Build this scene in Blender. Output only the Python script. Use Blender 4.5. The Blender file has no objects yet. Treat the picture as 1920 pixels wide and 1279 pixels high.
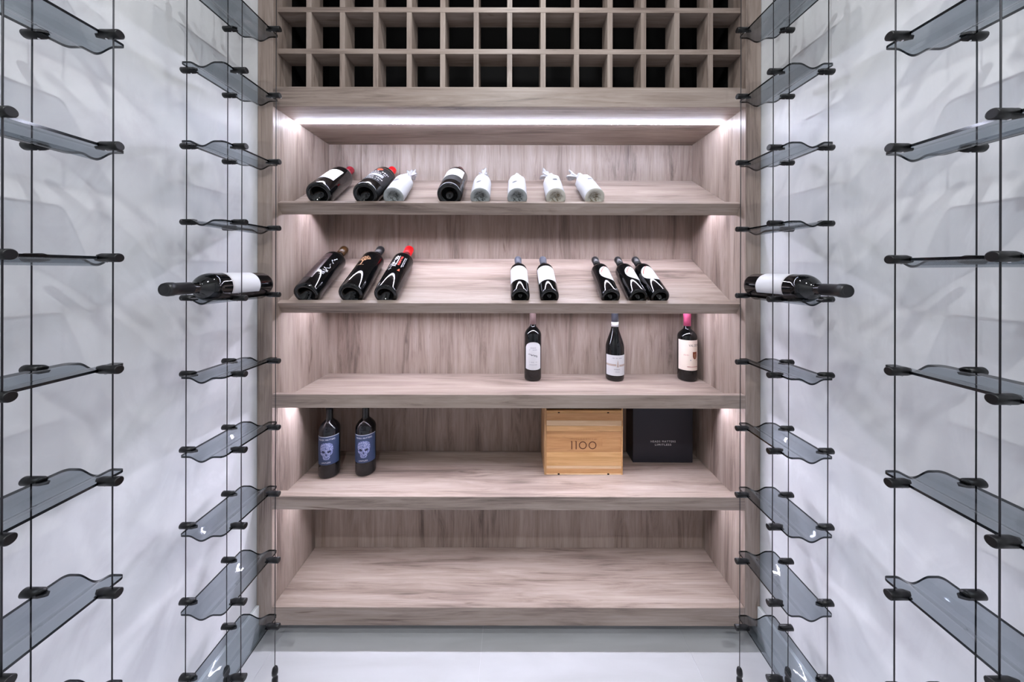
import bpy, bmesh, math, random
from mathutils import Matrix, Vector, noise
random.seed(7)
SC = bpy.context.scene
COL = SC.collection
PI = math.pi

# ------------------------------------------------------------------ camera, world, exposure
CX, CZ, F = 0.019, 1.373, 620.0          # camera position and focal length in pixels (1920 wide)
HX, HY = 964.0, 507.0                    # vanishing point of the depth lines, pixels
cam_d = bpy.data.cameras.new('camera')
cam = bpy.data.objects.new('camera', cam_d); COL.objects.link(cam)
cam_d.sensor_width = 36.0
cam_d.lens = F / 1920 * 36
cam_d.shift_x = -(HX - 960) / 1920
cam_d.shift_y = -(639.5 - HY) / 1920
cam_d.clip_start = 0.02
cam.location = (CX, 0, CZ)
cam.rotation_euler = (PI / 2, -0.0022, 0)
SC.camera = cam
w = bpy.data.worlds.new('world'); SC.world = w; w.use_nodes = True
w.node_tree.nodes['Background'].inputs[0].default_value = (0.8, 0.85, 1, 1)
w.node_tree.nodes['Background'].inputs[1].default_value = 0.05
SC.view_settings.view_transform = 'Standard'
SC.view_settings.look = 'None'
SC.view_settings.gamma = 1
SC.view_settings.use_curve_mapping = False
SC.view_settings.exposure = 0.0
LAMP_W = 12.6          # each ceiling downlight, watts
LED_TOP, LED_SHELF = 100.0, 192.0
LIGHT_COL = (0.925, 0.957, 0.985)

# ------------------------------------------------------------------ helpers
def lin(c):
    return tuple(((v / 255) / 12.92 if v / 255 <= 0.04045 else ((v / 255 + 0.055) / 1.055) ** 2.4) for v in c)

def new_mat(name):
    m = bpy.data.materials.new(name); m.use_nodes = True
    nt = m.node_tree
    return m, nt, nt.nodes['Principled BSDF']

def plain(name, rgb, rough=0.5, spec=0.5, metal=0.0, coat=0.0):
    m, nt, b = new_mat(name)
    b.inputs['Base Color'].default_value = (*lin(rgb), 1)
    b.inputs['Roughness'].default_value = rough
    b.inputs['Specular IOR Level'].default_value = spec
    b.inputs['Metallic'].default_value = metal
    b.inputs['Coat Weight'].default_value = coat
    return m

def N(nt, kind, **kw):
    n = nt.nodes.new(kind)
    for k, v in kw.items():
        setattr(n, k, v)
    return n

def ramp(nt, stops):
    r = N(nt, 'ShaderNodeValToRGB')
    el = r.color_ramp.elements
    while len(el) < len(stops):
        el.new(0.5)
    for e, (p, c) in zip(el, stops):
        e.position = p; e.color = (*lin(c), 1) if len(c) == 3 else c
    return r

def wood(name, axis, dark, mid, light, rough=0.42, fine=1.0, scale=1.0):
    m, nt, b = new_mat(name)
    tc = N(nt, 'ShaderNodeTexCoord'); oi = N(nt, 'ShaderNodeObjectInfo')
    off = N(nt, 'ShaderNodeVectorMath', operation='SCALE')
    comb = N(nt, 'ShaderNodeCombineXYZ')
    for i in range(3):
        nt.links.new(oi.outputs['Random'], comb.inputs[i])
    nt.links.new(comb.outputs[0], off.inputs[0]); off.inputs['Scale'].default_value = 7.3
    add = N(nt, 'ShaderNodeVectorMath', operation='ADD')
    nt.links.new(tc.outputs['Object'], add.inputs[0]); nt.links.new(off.outputs[0], add.inputs[1])
    def stretched(across, along):
        mp = N(nt, 'ShaderNodeMapping')
        s = [across * scale] * 3; s['xyz'.index(axis)] = along * scale
        mp.inputs['Scale'].default_value = s
        nt.links.new(add.outputs[0], mp.inputs['Vector'])
        return mp
    def nz(mp, sc, det, rg=0.55, dist=0.0):
        n = N(nt, 'ShaderNodeTexNoise')
        n.inputs['Scale'].default_value = sc; n.inputs['Detail'].default_value = det
        n.inputs['Roughness'].default_value = rg; n.inputs['Distortion'].default_value = dist
        nt.links.new(mp.outputs[0], n.inputs['Vector'])
        return n
    broad = nz(stretched(7, 0.7), 1.0, 3, 0.5, 1.6)
    streak = nz(stretched(30, 2.4), 1.0, 7, 0.68, 1.6)
    hair = nz(stretched(260, 5), 1.0, 2, 0.5)
    def mul(src, k, base=None):
        mnode = N(nt, 'ShaderNodeMath', operation='MULTIPLY_ADD')
        nt.links.new(src, mnode.inputs[0]); mnode.inputs[1].default_value = k
        if base is None: mnode.inputs[2].default_value = 0
        else: nt.links.new(base, mnode.inputs[2])
        return mnode.outputs[0]
    v = mul(broad.outputs['Fac'], 0.42); v = mul(streak.outputs['Fac'], 0.42, v); v = mul(hair.outputs['Fac'], 0.16 * fine, v)
    r = ramp(nt, [(0.34, dark), (0.475, mid), (0.62, light)])
    nt.links.new(v, r.inputs[0])
    # dark short pores and small knots
    kn = nz(stretched(22, 2.2), 1.0, 2, 0.6, 1.5)
    kr = ramp(nt, [(0.70, (255, 255, 255)), (0.80, (176, 160, 152))])
    nt.links.new(kn.outputs['Fac'], kr.inputs[0])
    mx = N(nt, 'ShaderNodeMix', data_type='RGBA', blend_type='MULTIPLY'); mx.inputs[0].default_value = 1
    nt.links.new(r.outputs[0], mx.inputs[6]); nt.links.new(kr.outputs[0], mx.inputs[7])
    nt.links.new(mx.outputs[2], b.inputs['Base Color'])
    b.inputs['Roughness'].default_value = rough
    b.inputs['Specular IOR Level'].default_value = 0.35
    bp = N(nt, 'ShaderNodeBump'); bp.inputs['Strength'].default_value = 0.12; bp.inputs['Distance'].default_value = 0.0015
    nt.links.new(v, bp.inputs['Height']); nt.links.new(bp.outputs[0], b.inputs['Normal'])
    return m

def plaster(name):
    m, nt, b = new_mat(name)
    tc = N(nt, 'ShaderNodeTexCoord')
    def nz(scale, det, rg, dist, sx=(1, 1, 1), rot=(0, 0, 0)):
        mp = N(nt, 'ShaderNodeMapping'); mp.inputs['Scale'].default_value = sx; mp.inputs['Rotation'].default_value = rot
        nt.links.new(tc.outputs['Object'], mp.inputs['Vector'])
        n = N(nt, 'ShaderNodeTexNoise'); n.inputs['Scale'].default_value = scale; n.inputs['Detail'].default_value = det
        n.inputs['Roughness'].default_value = rg; n.inputs['Distortion'].default_value = dist
        nt.links.new(mp.outputs[0], n.inputs['Vector'])
        return n
    a = nz(1.9, 4, 0.5, 1.8, (1, 1, 1.5), (0.7, 0, 0))
    c = nz(3.6, 8, 0.62, 3.2, (1, 1.6, 0.75), (0.9, 0, 0))
    mth = N(nt, 'ShaderNodeMath', operation='MULTIPLY_ADD'); mth.inputs[1].default_value = 0.55
    nt.links.new(a.outputs['Fac'], mth.inputs[0])
    m2 = N(nt, 'ShaderNodeMath', operation='MULTIPLY'); m2.inputs[1].default_value = 0.45
    nt.links.new(c.outputs['Fac'], m2.inputs[0]); nt.links.new(m2.outputs[0], mth.inputs[2])
    r = ramp(nt, [(0.36, (197, 197, 199)), (0.47, (206, 207, 208)), (0.54, (208, 209, 210)), (0.62, (216, 217, 218))])
    nt.links.new(mth.outputs[0], r.inputs[0]); nt.links.new(r.outputs[0], b.inputs['Base Color'])
    rr = ramp(nt, [(0.4, (150, 150, 150)), (0.62, (185, 185, 185))])
    nt.links.new(c.outputs['Fac'], rr.inputs[0]); nt.links.new(rr.outputs[0], b.inputs['Roughness'])
    b.inputs['Specular IOR Level'].default_value = 0.25
    bp = N(nt, 'ShaderNodeBump'); bp.inputs['Strength'].default_value = 0.10; bp.inputs['Distance'].default_value = 0.004
    nt.links.new(mth.outputs[0], bp.inputs['Height']); nt.links.new(bp.outputs[0], b.inputs['Normal'])
    return m

def stone_tile(name):
    m, nt, b = new_mat(name)
    tc = N(nt, 'ShaderNodeTexCoord'); mp = N(nt, 'ShaderNodeMapping'); mp.inputs['Scale'].default_value = (0.8, 5, 1)
    nt.links.new(tc.outputs['Object'], mp.inputs['Vector'])
    n = N(nt, 'ShaderNodeTexNoise'); n.inputs['Scale'].default_value = 2.2; n.inputs['Detail'].default_value = 4; n.inputs['Distortion'].default_value = 0.6
    nt.links.new(mp.outputs[0], n.inputs['Vector'])
    r = ramp(nt, [(0.35, (181, 182, 183)), (0.65, (193, 194, 196))])
    nt.links.new(n.outputs['Fac'], r.inputs[0]); nt.links.new(r.outputs[0], b.inputs['Base Color'])
    b.inputs['Roughness'].default_value = 0.38
    return m

def acrylic(name, rgb, ior=1.4, rough=0.03):
    m = bpy.data.materials.new(name); m.use_nodes = True
    nt = m.node_tree; nt.nodes.clear()
    out = N(nt, 'ShaderNodeOutputMaterial'); mix = N(nt, 'ShaderNodeMixShader')
    tr = N(nt, 'ShaderNodeBsdfTransparent'); tr.inputs[0].default_value = (*rgb, 1)
    gl = N(nt, 'ShaderNodeBsdfGlossy'); gl.inputs['Roughness'].default_value = rough
    fr = N(nt, 'ShaderNodeFresnel'); fr.inputs[0].default_value = ior
    ge = N(nt, 'ShaderNodeNewGeometry')       # the inner side of each face reflects nothing: no false total reflection
    inv = N(nt, 'ShaderNodeMath', operation='SUBTRACT'); inv.inputs[0].default_value = 1; nt.links.new(ge.outputs['Backfacing'], inv.inputs[1])
    mu = N(nt, 'ShaderNodeMath', operation='MULTIPLY'); nt.links.new(fr.outputs[0], mu.inputs[0]); nt.links.new(inv.outputs[0], mu.inputs[1])
    nt.links.new(mu.outputs[0], mix.inputs[0]); nt.links.new(tr.outputs[0], mix.inputs[1]); nt.links.new(gl.outputs[0], mix.inputs[2])
    nt.links.new(mix.outputs[0], out.inputs[0])
    return m

def emit(name, strength, col=(1, 1, 1)):
    m = bpy.data.materials.new(name); m.use_nodes = True
    nt = m.node_tree; nt.nodes.clear()
    out = N(nt, 'ShaderNodeOutputMaterial'); e = N(nt, 'ShaderNodeEmission')
    e.inputs[0].default_value = (*col, 1); e.inputs[1].default_value = strength
    nt.links.new(e.outputs[0], out.inputs[0])
    return m

def tag(o, label=None, cat=None, group=None, kind=None):
    if label: o['label'] = label
    if cat: o['category'] = cat
    if group: o['group'] = group
    if kind: o['kind'] = kind
    return o

def empty(name, loc=(0, 0, 0), label=None, cat=None, group=None):
    o = bpy.data.objects.new(name, None); COL.objects.link(o)
    o.empty_display_size = 0.05
    o.location = loc
    return tag(o, label, cat, group)

def mesh(name, verts, faces, smooth=False, mats=(), midx=None):
    me = bpy.data.meshes.new(name)
    me.from_pydata([tuple(v) for v in verts], [], faces)
    for m in mats: me.materials.append(m)
    if midx:
        for p, i in zip(me.polygons, midx): p.material_index = i
    if smooth:
        for p in me.polygons: p.use_smooth = True
    me.update()
    return me

def link(name, me, parent=None, label=None):
    o = bpy.data.objects.new(name, me); COL.objects.link(o)
    if parent: o.parent = parent
    if label: o['label'] = label
    return o

def obj(name, verts, faces, mat, parent=None, smooth=False, label=None, bevel=0.0):
    me = mesh(name, verts, faces, smooth, [mat])
    if bevel > 0:
        bm = bmesh.new(); bm.from_mesh(me)
        bmesh.ops.recalc_face_normals(bm, faces=bm.faces)
        bmesh.ops.bevel(bm, geom=bm.edges[:], offset=bevel, segments=1, affect='EDGES', profile=0.5)
        bm.to_mesh(me); bm.free()
    return link(name, me, parent, label)

def box_vf(x0, x1, y0, y1, z0, z1):
    v = [(x0, y0, z0), (x1, y0, z0), (x1, y1, z0), (x0, y1, z0), (x0, y0, z1), (x1, y0, z1), (x1, y1, z1), (x0, y1, z1)]
    f = [(0, 3, 2, 1), (4, 5, 6, 7), (0, 1, 5, 4), (1, 2, 6, 5), (2, 3, 7, 6), (3, 0, 4, 7)]
    return v, f

def box(name, x0, x1, y0, y1, z0, z1, mat, parent=None, label=None, bevel=0.0):
    v, f = box_vf(x0, x1, y0, y1, z0, z1)
    return obj(name, v, f, mat, parent, False, label, bevel)

def prism_x(name, poly, x0, x1, mat, parent=None, label=None, bevel=0.0):
    """extrude a (y, z) polygon along X"""
    n = len(poly)
    v = [(x0, y, z) for y, z in poly] + [(x1, y, z) for y, z in poly]
    f = [tuple(range(n)), tuple(range(2 * n - 1, n - 1, -1))]
    f += [(i, i + n, (i + 1) % n + n, (i + 1) % n) for i in range(n)]
    me = mesh(name, v, f, False, [mat])
    bm = bmesh.new(); bm.from_mesh(me); bmesh.ops.recalc_face_normals(bm, faces=bm.faces)
    if bevel > 0:
        bmesh.ops.bevel(bm, geom=bm.edges[:], offset=bevel, segments=1, affect='EDGES', profile=0.5)
    bm.to_mesh(me); bm.free()
    return link(name, me, parent, label)

def lathe_vf(prof, seg=40, disp=None):
    v, f, rings = [], [], []
    for j, (r, z) in enumerate(prof):
        if r < 1e-6:
            rings.append([len(v)]); v.append((0, 0, z))
        else:
            row = []
            for i in range(seg):
                a = 2 * PI * i / seg
                rr, zz = (r, z) if disp is None else disp(r, z, a, j)
                row.append(len(v)); v.append((rr * math.cos(a), rr * math.sin(a), zz))
            rings.append(row)
    for a, b in zip(rings, rings[1:]):
        for i in range(seg):
            k = (i + 1) % seg
            if len(a) == 1 and len(b) == 1: continue
            if len(a) == 1: f.append((a[0], b[k], b[i]))
            elif len(b) == 1: f.append((a[i], a[k], b[0]))
            else: f.append((a[i], a[k], b[k], b[i]))
    return v, f

def lathe(name, prof, mat, parent=None, seg=40, label=None, disp=None):
    v, f = lathe_vf(prof, seg, disp)
    return obj(name, v, f, mat, parent, True, label)

# pixel helpers (photo measurements -> world at depth D)
def PX(px, D): return CX + (px - HX) * D / F
def PZ(py, D): return CZ - (py - HY) * D / F

# ------------------------------------------------------------------ materials
WD, WM, WL = (88, 74, 67), (145, 129, 119), (170, 155, 145)
M_wood_x = wood('oak_laminate_horizontal', 'x', WD, WM, WL)
M_wood_z = wood('oak_laminate_vertical', 'z', WD, WM, WL)
M_wall = plaster('polished_plaster')
M_ceil = plain('ceiling_paint', (236, 236, 238), 0.7)
M_white = plain('white_paint', (232, 235, 236), 0.35)
M_tile = stone_tile('pale_stone_tile')
M_front = plain('warm_grey_paint', (150, 148, 148), 0.7)
M_grout = plain('grout', (205, 205, 208), 0.8)
M_black_shade_plug = plain('black_shade_and_plug', (9, 8, 8), 0.85, 0.2)  # painted shade deep in the cubby holes; also the crate's black slot plugs
M_glass = plain('dark_bottle_glass', (7, 8, 9), 0.035, 0.55)
M_glass_matt = plain('dark_bottle_glass_soft', (17, 17, 20), 0.12, 0.5)
M_label = plain('white_label_paper', (200, 200, 201), 0.55, 0.3)
M_ink = plain('dark_ink', (45, 42, 45), 0.6)
M_ink_grey = plain('grey_ink', (150, 150, 156), 0.6)
M_white_ink = plain('white_ink', (232, 232, 236), 0.5)
M_silver_ink = plain('silver_ink', (170, 172, 180), 0.4)
M_red = plain('red_wax', (226, 12, 22), 0.35)
M_red_ink = plain('red_ink', (206, 60, 48), 0.5)
M_orange_ink = plain('orange_ink', (226, 84, 50), 0.5)
M_winered = plain('wine_red_foil', (128, 24, 38), 0.32, 0.5)
M_maroon = plain('maroon_foil', (84, 34, 34), 0.35)
M_amber = plain('amber_foil', (64, 40, 9), 0.32)
M_darkfoil = plain('black_foil', (26, 26, 28), 0.34)
M_greyfoil = plain('slate_foil', (72, 76, 88), 0.4)
M_pinkgrey = plain('rose_grey_foil', (150, 128, 128), 0.4)
M_pink = plain('pink_foil', (205, 88, 130), 0.4)
M_silver = plain('silver_cap', (196, 198, 204), 0.3, 0.5, 0.7)
M_cream = plain('cream_label_paper', (233, 218, 204), 0.55, 0.3)
M_brown_ink = plain('brown_ink', (128, 58, 30), 0.6)
M_stripe = plain('taupe_ink', (170, 152, 142), 0.6)
M_gold = plain('gold_foil_print', (160, 122, 88), 0.4, 0.5, 0.3)
M_navy = plain('navy_label_paper', (48, 62, 92), 0.5, 0.4)
M_navy_dark = plain('dark_navy_ink', (28, 36, 66), 0.6)
M_black_label = plain('black_label_paper', (22, 21, 23), 0.5, 0.3)
M_brown_label = plain('brown_black_label', (42, 27, 28), 0.3, 0.5)
M_tissue = plain('white_tissue_paper', (182, 182, 185), 0.75, 0.2)
def gathered(name, a, b2):
    m, nt, b = new_mat(name)
    tc = N(nt, 'ShaderNodeTexCoord'); n = N(nt, 'ShaderNodeTexNoise'); n.inputs['Scale'].default_value = 48; n.inputs['Detail'].default_value = 2; n.inputs['Distortion'].default_value = 2.5
    nt.links.new(tc.outputs['Object'], n.inputs['Vector'])
    r = ramp(nt, [(0.40, b2), (0.56, a)])
    ln = N(nt, 'ShaderNodeVectorMath', operation='LENGTH'); nt.links.new(tc.outputs['Object'], ln.inputs[0])
    mr = N(nt, 'ShaderNodeMapRange'); mr.inputs[1].default_value = 0.020; mr.inputs[2].default_value = 0.031; mr.inputs[3].default_value = 0.0; mr.inputs[4].default_value = 0.35
    nt.links.new(ln.outputs['Value'], mr.inputs[0])
    ad = N(nt, 'ShaderNodeMath', operation='ADD'); nt.links.new(n.outputs['Fac'], ad.inputs[0]); nt.links.new(mr.outputs[0], ad.inputs[1])
    nt.links.new(ad.outputs[0], r.inputs[0]); nt.links.new(r.outputs[0], b.inputs['Base Color']); b.inputs['Roughness'].default_value = 0.6
    return m
M_tissue_grey = gathered('tissue_over_dark_glass', (150, 154, 154), (62, 64, 62))
M_tissue_tan = gathered('tissue_gathered_tan', (196, 192, 182), (128, 112, 88))
M_seal = plain('grey_stamp', (92, 92, 96), 0.6)
M_clip = plain('black_anodised_clip', (9, 9, 10), 0.38, 0.4)
M_cable = plain('dark_steel_cable', (38, 38, 42), 0.4, 0.5, 0.4)
M_chrome = plain('chrome_screw', (210, 212, 216), 0.15, 0.5, 1.0)
M_acrylic = acrylic('smoked_acrylic', (0.645, 0.675, 0.70))
M_acrylic_edge = acrylic('smoked_acrylic_edge', (0.03, 0.035, 0.04), 1.45, 0.08)
M_alu = plain('led_channel', (200, 200, 205), 0.4, 0.5, 0.6)
M_boxblack = plain('black_card', (36, 36, 44), 0.5, 0.4)
M_led_top = emit('led_diffuser_top', LED_TOP, (0.88, 0.92, 1.14))
M_led = emit('led_diffuser_shelf', LED_SHELF, (0.92, 0.91, 1.11))
M_led_low = emit('led_diffuser_low_output', LED_SHELF * 0.64, (0.92, 0.91, 1.09))
M_lamp = emit('lamp_lens', 8.0, LIGHT_COL)
CR = 0.35
M_crate_tan = wood('crate_wood_tan', 'x', (150, 104, 62), (186, 138, 92), (206, 160, 112), 0.5, 1.0, 1.4)
M_crate_honey = wood('crate_wood_honey', 'x', (176, 128, 76), (206, 160, 106), (226, 184, 132), 0.5, 1.0, 1.4)
M_crate_pale = wood('crate_wood_pale', 'x', (196, 158, 116), (222, 190, 150), (234, 206, 170), 0.5, 1.0, 1.4)
M_burn = plain('branded_print', (84, 42, 18), 0.7)
M_burn_soft = plain('faint_branded_print', (150, 104, 66), 0.7)
M_skull = None
def skull_mat():
    m, nt, b = new_mat('jewelled_skull_print')
    tc = N(nt, 'ShaderNodeTexCoord')
    vo = N(nt, 'ShaderNodeTexVoronoi'); vo.inputs['Scale'].default_value = 330
    nt.links.new(tc.outputs['Object'], vo.inputs['Vector'])
    r = ramp(nt, [(0.12, (205, 210, 235)), (0.45, (128, 136, 176)), (0.75, (84, 96, 142))])
    nt.links.new(vo.outputs['Distance'], r.inputs[0]); nt.links.new(r.outputs[0], b.inputs['Base Color'])
    b.inputs['Roughness'].default_value = 0.5
    return m
M_skull = skull_mat()

# ------------------------------------------------------------------ the setting
XW = 0.938                     # side walls
Y0, Y1, ZT = -1.75, 1.64, 2.90
def struct(name, *a, **k):
    o = box(name, *a, **k); o['kind'] = 'structure'; return o
struct('wall_left', -XW - 0.1, -XW, Y0, Y1, 0, ZT, M_wall)
struct('wall_right', XW, XW + 0.1, Y0, Y1, 0, ZT, M_wall)
struct('wall_back', -XW - 0.1, XW + 0.1, Y1, Y1 + 0.1, 0, ZT, M_wall)
struct('wall_front', -XW - 0.1, XW + 0.1, Y0 - 0.1, Y0, 0, ZT, M_front)
struct('ceiling', -XW - 0.1, XW + 0.1, Y0 - 0.1, Y1 + 0.1, ZT, ZT + 0.1, M_ceil)
fl = struct('floor', -XW - 0.1, XW + 0.1, Y0 - 0.1, Y1 + 0.1, -0.1, -0.0012, M_grout)
xs = [-XW, -0.850, -0.097, 0.656, XW]; ys = [Y0, -0.41, 1.09, Y1]
for i in range(4):
    for j in range(3):
        box('floor_tile', xs[i] + 0.0009, xs[i + 1] - 0.0009, ys[j] + 0.0009, ys[j + 1] - 0.0009, -0.012, 0.0, M_tile, fl)
for s, nm in ((-1, 'baseboard_left'), (1, 'baseboard_right')):
    a, b = sorted((s * XW, s * (XW - 0.012)))
    struct(nm, a, b, Y0, 1.2305, 0, 0.126, M_white, bevel=0.002)

# ------------------------------------------------------------------ wine cabinet
PF = 1.231                     # plane of the posts
SF = 1.2555                    # recessed plane behind the posts
BK = 1.605                     # back panel
XI = 0.8806                    # inner half width
cab = empty('wine_cabinet', (0, PF, 0), 'tall built-in oak wine cabinet with lit shelves and cubby holes on end wall', 'cabinet')
def cb(o):                      # parent with world coordinates kept
    o.parent = cab; o.matrix_parent_inverse = Matrix.Translation((0, -PF, 0)); return o
def cz(z): return CZ + z
z_bot, z_top = cz(-1.3233), ZT - 0.002
for s in (-1, 1):
    a, b = sorted((s * XI, s * (XW - 0.001)))
    cb(box('side_post', a, b, PF, PF + 0.0275, z_bot, z_top, M_wood_z, bevel=0.0008))
    a, b = sorted((s * XI, s * (XI + 0.018)))
    cb(box('side_panel', a, b, PF + 0.028, BK + 0.016, z_bot, z_top, M_wood_z))
cb(box('back_panel', -XI, XI, BK, BK + 0.016, cz(-0.90), z_top, M_wood_z))
cb(box('lower_back_panel', -XI, XI, 1.500, 1.516, cz(-1.30), cz(-0.90), M_wood_z))
cb(box('plinth', -XI, XI, 1.30, 1.32, 0.0, z_bot, M_white))
# top rail and the ceiling board of the lit bay
cb(box('top_rail', -XI + .0002, XI - .0002, PF + 0.0002, PF + 0.022, cz(0.6086), cz(0.679), M_wood_x, bevel=0.0008))
cb(box('bay_ceiling', -XI + .0002, XI - .0002, PF + 0.022, BK, cz(0.6086), cz(0.6286), M_wood_x))
# lattice of cubby holes
LB = SF + 0.078
lat_top = cz(1.377)
shade_box = cb(obj('cubby_shade_box', *(lambda: (  # added black box behind the lattice: the holes' deep shade as colour
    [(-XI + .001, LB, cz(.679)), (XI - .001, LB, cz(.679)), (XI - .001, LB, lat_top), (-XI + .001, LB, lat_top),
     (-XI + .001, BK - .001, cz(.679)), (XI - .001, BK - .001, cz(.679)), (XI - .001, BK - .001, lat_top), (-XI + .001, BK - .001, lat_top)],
    [(4, 5, 6, 7), (0, 1, 5, 4), (1, 2, 6, 5), (2, 3, 7, 6), (3, 0, 4, 7)]))(), M_black_shade_plug))
PITX, TX = 0.1272, 0.0196
for k in range(1, 14):
    xc = -XI + k * (2 * XI + TX) / 14 - TX / 2
    cb(box('cubby_divider', xc - TX / 2, xc + TX / 2, SF + 0.0006, LB, cz(0.6795), lat_top, M_wood_z, bevel=0.0006))
for z in (0.684, 0.831, 0.989, 1.147, 1.305):
    cb(box('cubby_shelf', -XI + .0003, XI - .0003, SF if z > .7 else SF - .004, LB, cz(z - 0.0098), cz(z + 0.0098), M_wood_x, bevel=0.0006))
cb(box('top_fascia', -XI, XI, SF - 0.004, SF + 0.016, cz(1.377), z_top, M_wood_x))

XS = XI - 0.0006
def led_flat(parent, yl, zl, ang=0.0, mat=M_led):
    """LED channel under a shelf: diffuser facing down, deeper aluminium leg behind it; ang tilts it with the shelf"""
    ca, sa = math.cos(ang), math.sin(ang)
    def T(a, b): return (yl + a * ca + b * sa, zl + a * sa - b * ca)
    prism_x('led_strip', [T(0, 0.0004), T(0, 0.002), T(0.008, 0.0035), T(0.008, 0.0004)], -XS + 0.004, XS - 0.004, mat, parent)
    prism_x('led_channel', [T(0.0082, 0.0003), T(0.0082, 0.020), T(0.0098, 0.020), T(0.0098, 0.0003)], -XS + 0.002, XS - 0.002, M_alu, parent)

def flat_shelf(z_lip_top, z_surf, z_low, lipt, mat=M_led):
    sh = cb(box('shelf', -XS, XS, PF + lipt + 0.0002, BK - 0.0003, cz(z_low) + .0004, cz(z_surf), M_wood_x))
    lip = box('shelf_lip', -XS - .0004, XS + .0004, PF - 0.0004, PF + lipt, cz(z_low), cz(z_lip_top), M_wood_x, sh, bevel=0.0008)
    led_flat(sh, PF + 0.125, cz(z_low) + .0004, 0.0, mat)
    return sh
shelf3 = flat_shelf(-0.4636, -0.502, -0.5136, 0.0215)
shelf4 = flat_shelf(-0.8434, -0.8776, -0.8925, 0.034, M_led_low)
# bottom shelf: flush with its rail, shallower bay
bs = cb(box('bottom_shelf', -XS, XS, PF + 0.021, 1.4998, cz(-1.2773), cz(-1.2573), M_wood_x))
cb(box('bottom_rail', -XS, XS, PF - 0.0002, PF + 0.0202, z_bot, cz(-1.2558), M_wood_x, bevel=0.0008))

TAN = 0.61; ANG = math.atan(TAN); CA, SA = math.cos(ANG), math.sin(ANG)
def slant_shelf(dz):
    oy, oz = 1.256, cz(-0.1256 + dz)          # outer top edge of the lip
    def S(s, n): return (oy + s * CA - n * SA, oz + s * SA + n * CA)
    L = (BK - 0.0006 - S(0, -0.027)[0]) / CA
    sh = cb(prism_x('slanted_shelf', [S(0.0202, -0.027), S(L, -0.027), S(L - 0.021 * TAN, -0.048), S(0.0202, -0.048)], -XS, XS, M_wood_x))
    prism_x('shelf_lip', [S(0, 0), S(0.020, 0), S(0.020, -0.048), S(0, -0.048)], -XS - .0002, XS + .0002, M_wood_x, sh, bevel=0.0008)
    yl, zl = S(0.150, -0.048)
    led_flat(sh, yl, zl, ANG)
    return S
S1 = slant_shelf(0.381)
S2 = slant_shelf(0.0)
# LED in the ceiling of the top bay: half-round diffuser
yl, zl = PF + 0.131, cz(0.6086)
poly = [(yl + 0.006 * math.cos(t), zl - 0.006 * math.sin(t) + 0.0004) for t in [PI * k / 8 for k in range(9)]]
cb(prism_x('led_strip', poly, -XS + 0.003, XS - 0.003, M_led_top))

# ------------------------------------------------------------------ ceiling lamps
def downlight(x, y, label, watts=None):
    t = empty('recessed_downlight', (x, y, ZT), label, 'ceiling light')
    lathe('trim_ring', [(0.038, 0.0), (0.038, -0.004), (0.052, -0.006), (0.055, -0.0005), (0.055, 0.0)], M_white, t, 32)
    lathe('lens', [(0.0, -0.001), (0.037, -0.001)], M_lamp, t, 24)
    l = bpy.data.lights.new('lamp', 'AREA'); l.shape = 'DISK'; l.size = 0.045
    l.energy = LAMP_W if watts is None else watts; l.color = LIGHT_COL
    o = bpy.data.objects.new('lamp', l); COL.objects.link(o); o.parent = t; o.location = (0, 0, -0.008)
downlight(0, 0.92, 'round recessed ceiling downlight nearest the cabinet', LAMP_W * 0.42)
downlight(0, 0.10, 'round recessed ceiling downlight above the middle of the aisle', LAMP_W * 1.1)
downlight(0, -0.80, 'round recessed ceiling downlight furthest from the cabinet', LAMP_W * 2.4)

# ------------------------------------------------------------------ cable racks
P = 0.21
XR, XWS = 0.735, 0.888
def plate_mesh(ylen):
    """smoked acrylic tray: flat with one trough along its length; x from 0 (room edge) to w"""
    wid, t, r = 0.119, 0.005, 0.009
    xs = []
    for k in range(6): xs.append(r * (1 - math.cos(PI / 2 * k / 5)))
    inner = [r + (wid - 2 * r) * k / 26 for k in range(1, 26)]
    xs = xs + inner + [wid - v for v in reversed(xs)]
    def ins(x):
        d = min(x, wid - x)
        return 0 if d >= r else r - math.sqrt(max(0, r * r - (r - d) ** 2))
    def zz(x):
        u = (x - wid / 2) / 0.035
        return -0.0130 * (0.5 + 0.5 * math.cos(PI * u)) if abs(u) < 1 else 0
    ny = 5
    v, f, mi = [], [], []
    n = len(xs)
    for side in (1, -1):
        base = len(v)
        for x in xs:
            for j in range(ny):
                y = -ylen / 2 + ins(x) + (ylen - 2 * ins(x)) * j / (ny - 1)
                v.append((x - wid / 2, y, zz(x) + side * t / 2))
        for i in range(n - 1):
            for j in range(ny - 1):
                a = base + i * ny + j
                q = (a, a + ny, a + ny + 1, a + 1)
                f.append(q if side > 0 else q[::-1]); mi.append(0)
    loop = [i * ny for i in range(n)] + [(n - 1) * ny + j for j in range(1, ny)] + [i * ny + ny - 1 for i in range(n - 2, -1, -1)] + [j for j in range(ny - 2, 0, -1)]
    off = n * ny
    b0 = len(v)
    for i in loop: v.append(v[i])
    b1 = len(v)
    for i in loop: v.append(v[i + off])
    m = len(loop)
    for k in range(m):
        kk = (k + 1) % m
        f.append((b0 + k, b1 + k, b1 + kk, b0 + kk)); mi.append(1)
    return mesh('acrylic_shelf', v, f, True, [M_acrylic, M_acrylic_edge], mi)

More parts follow.
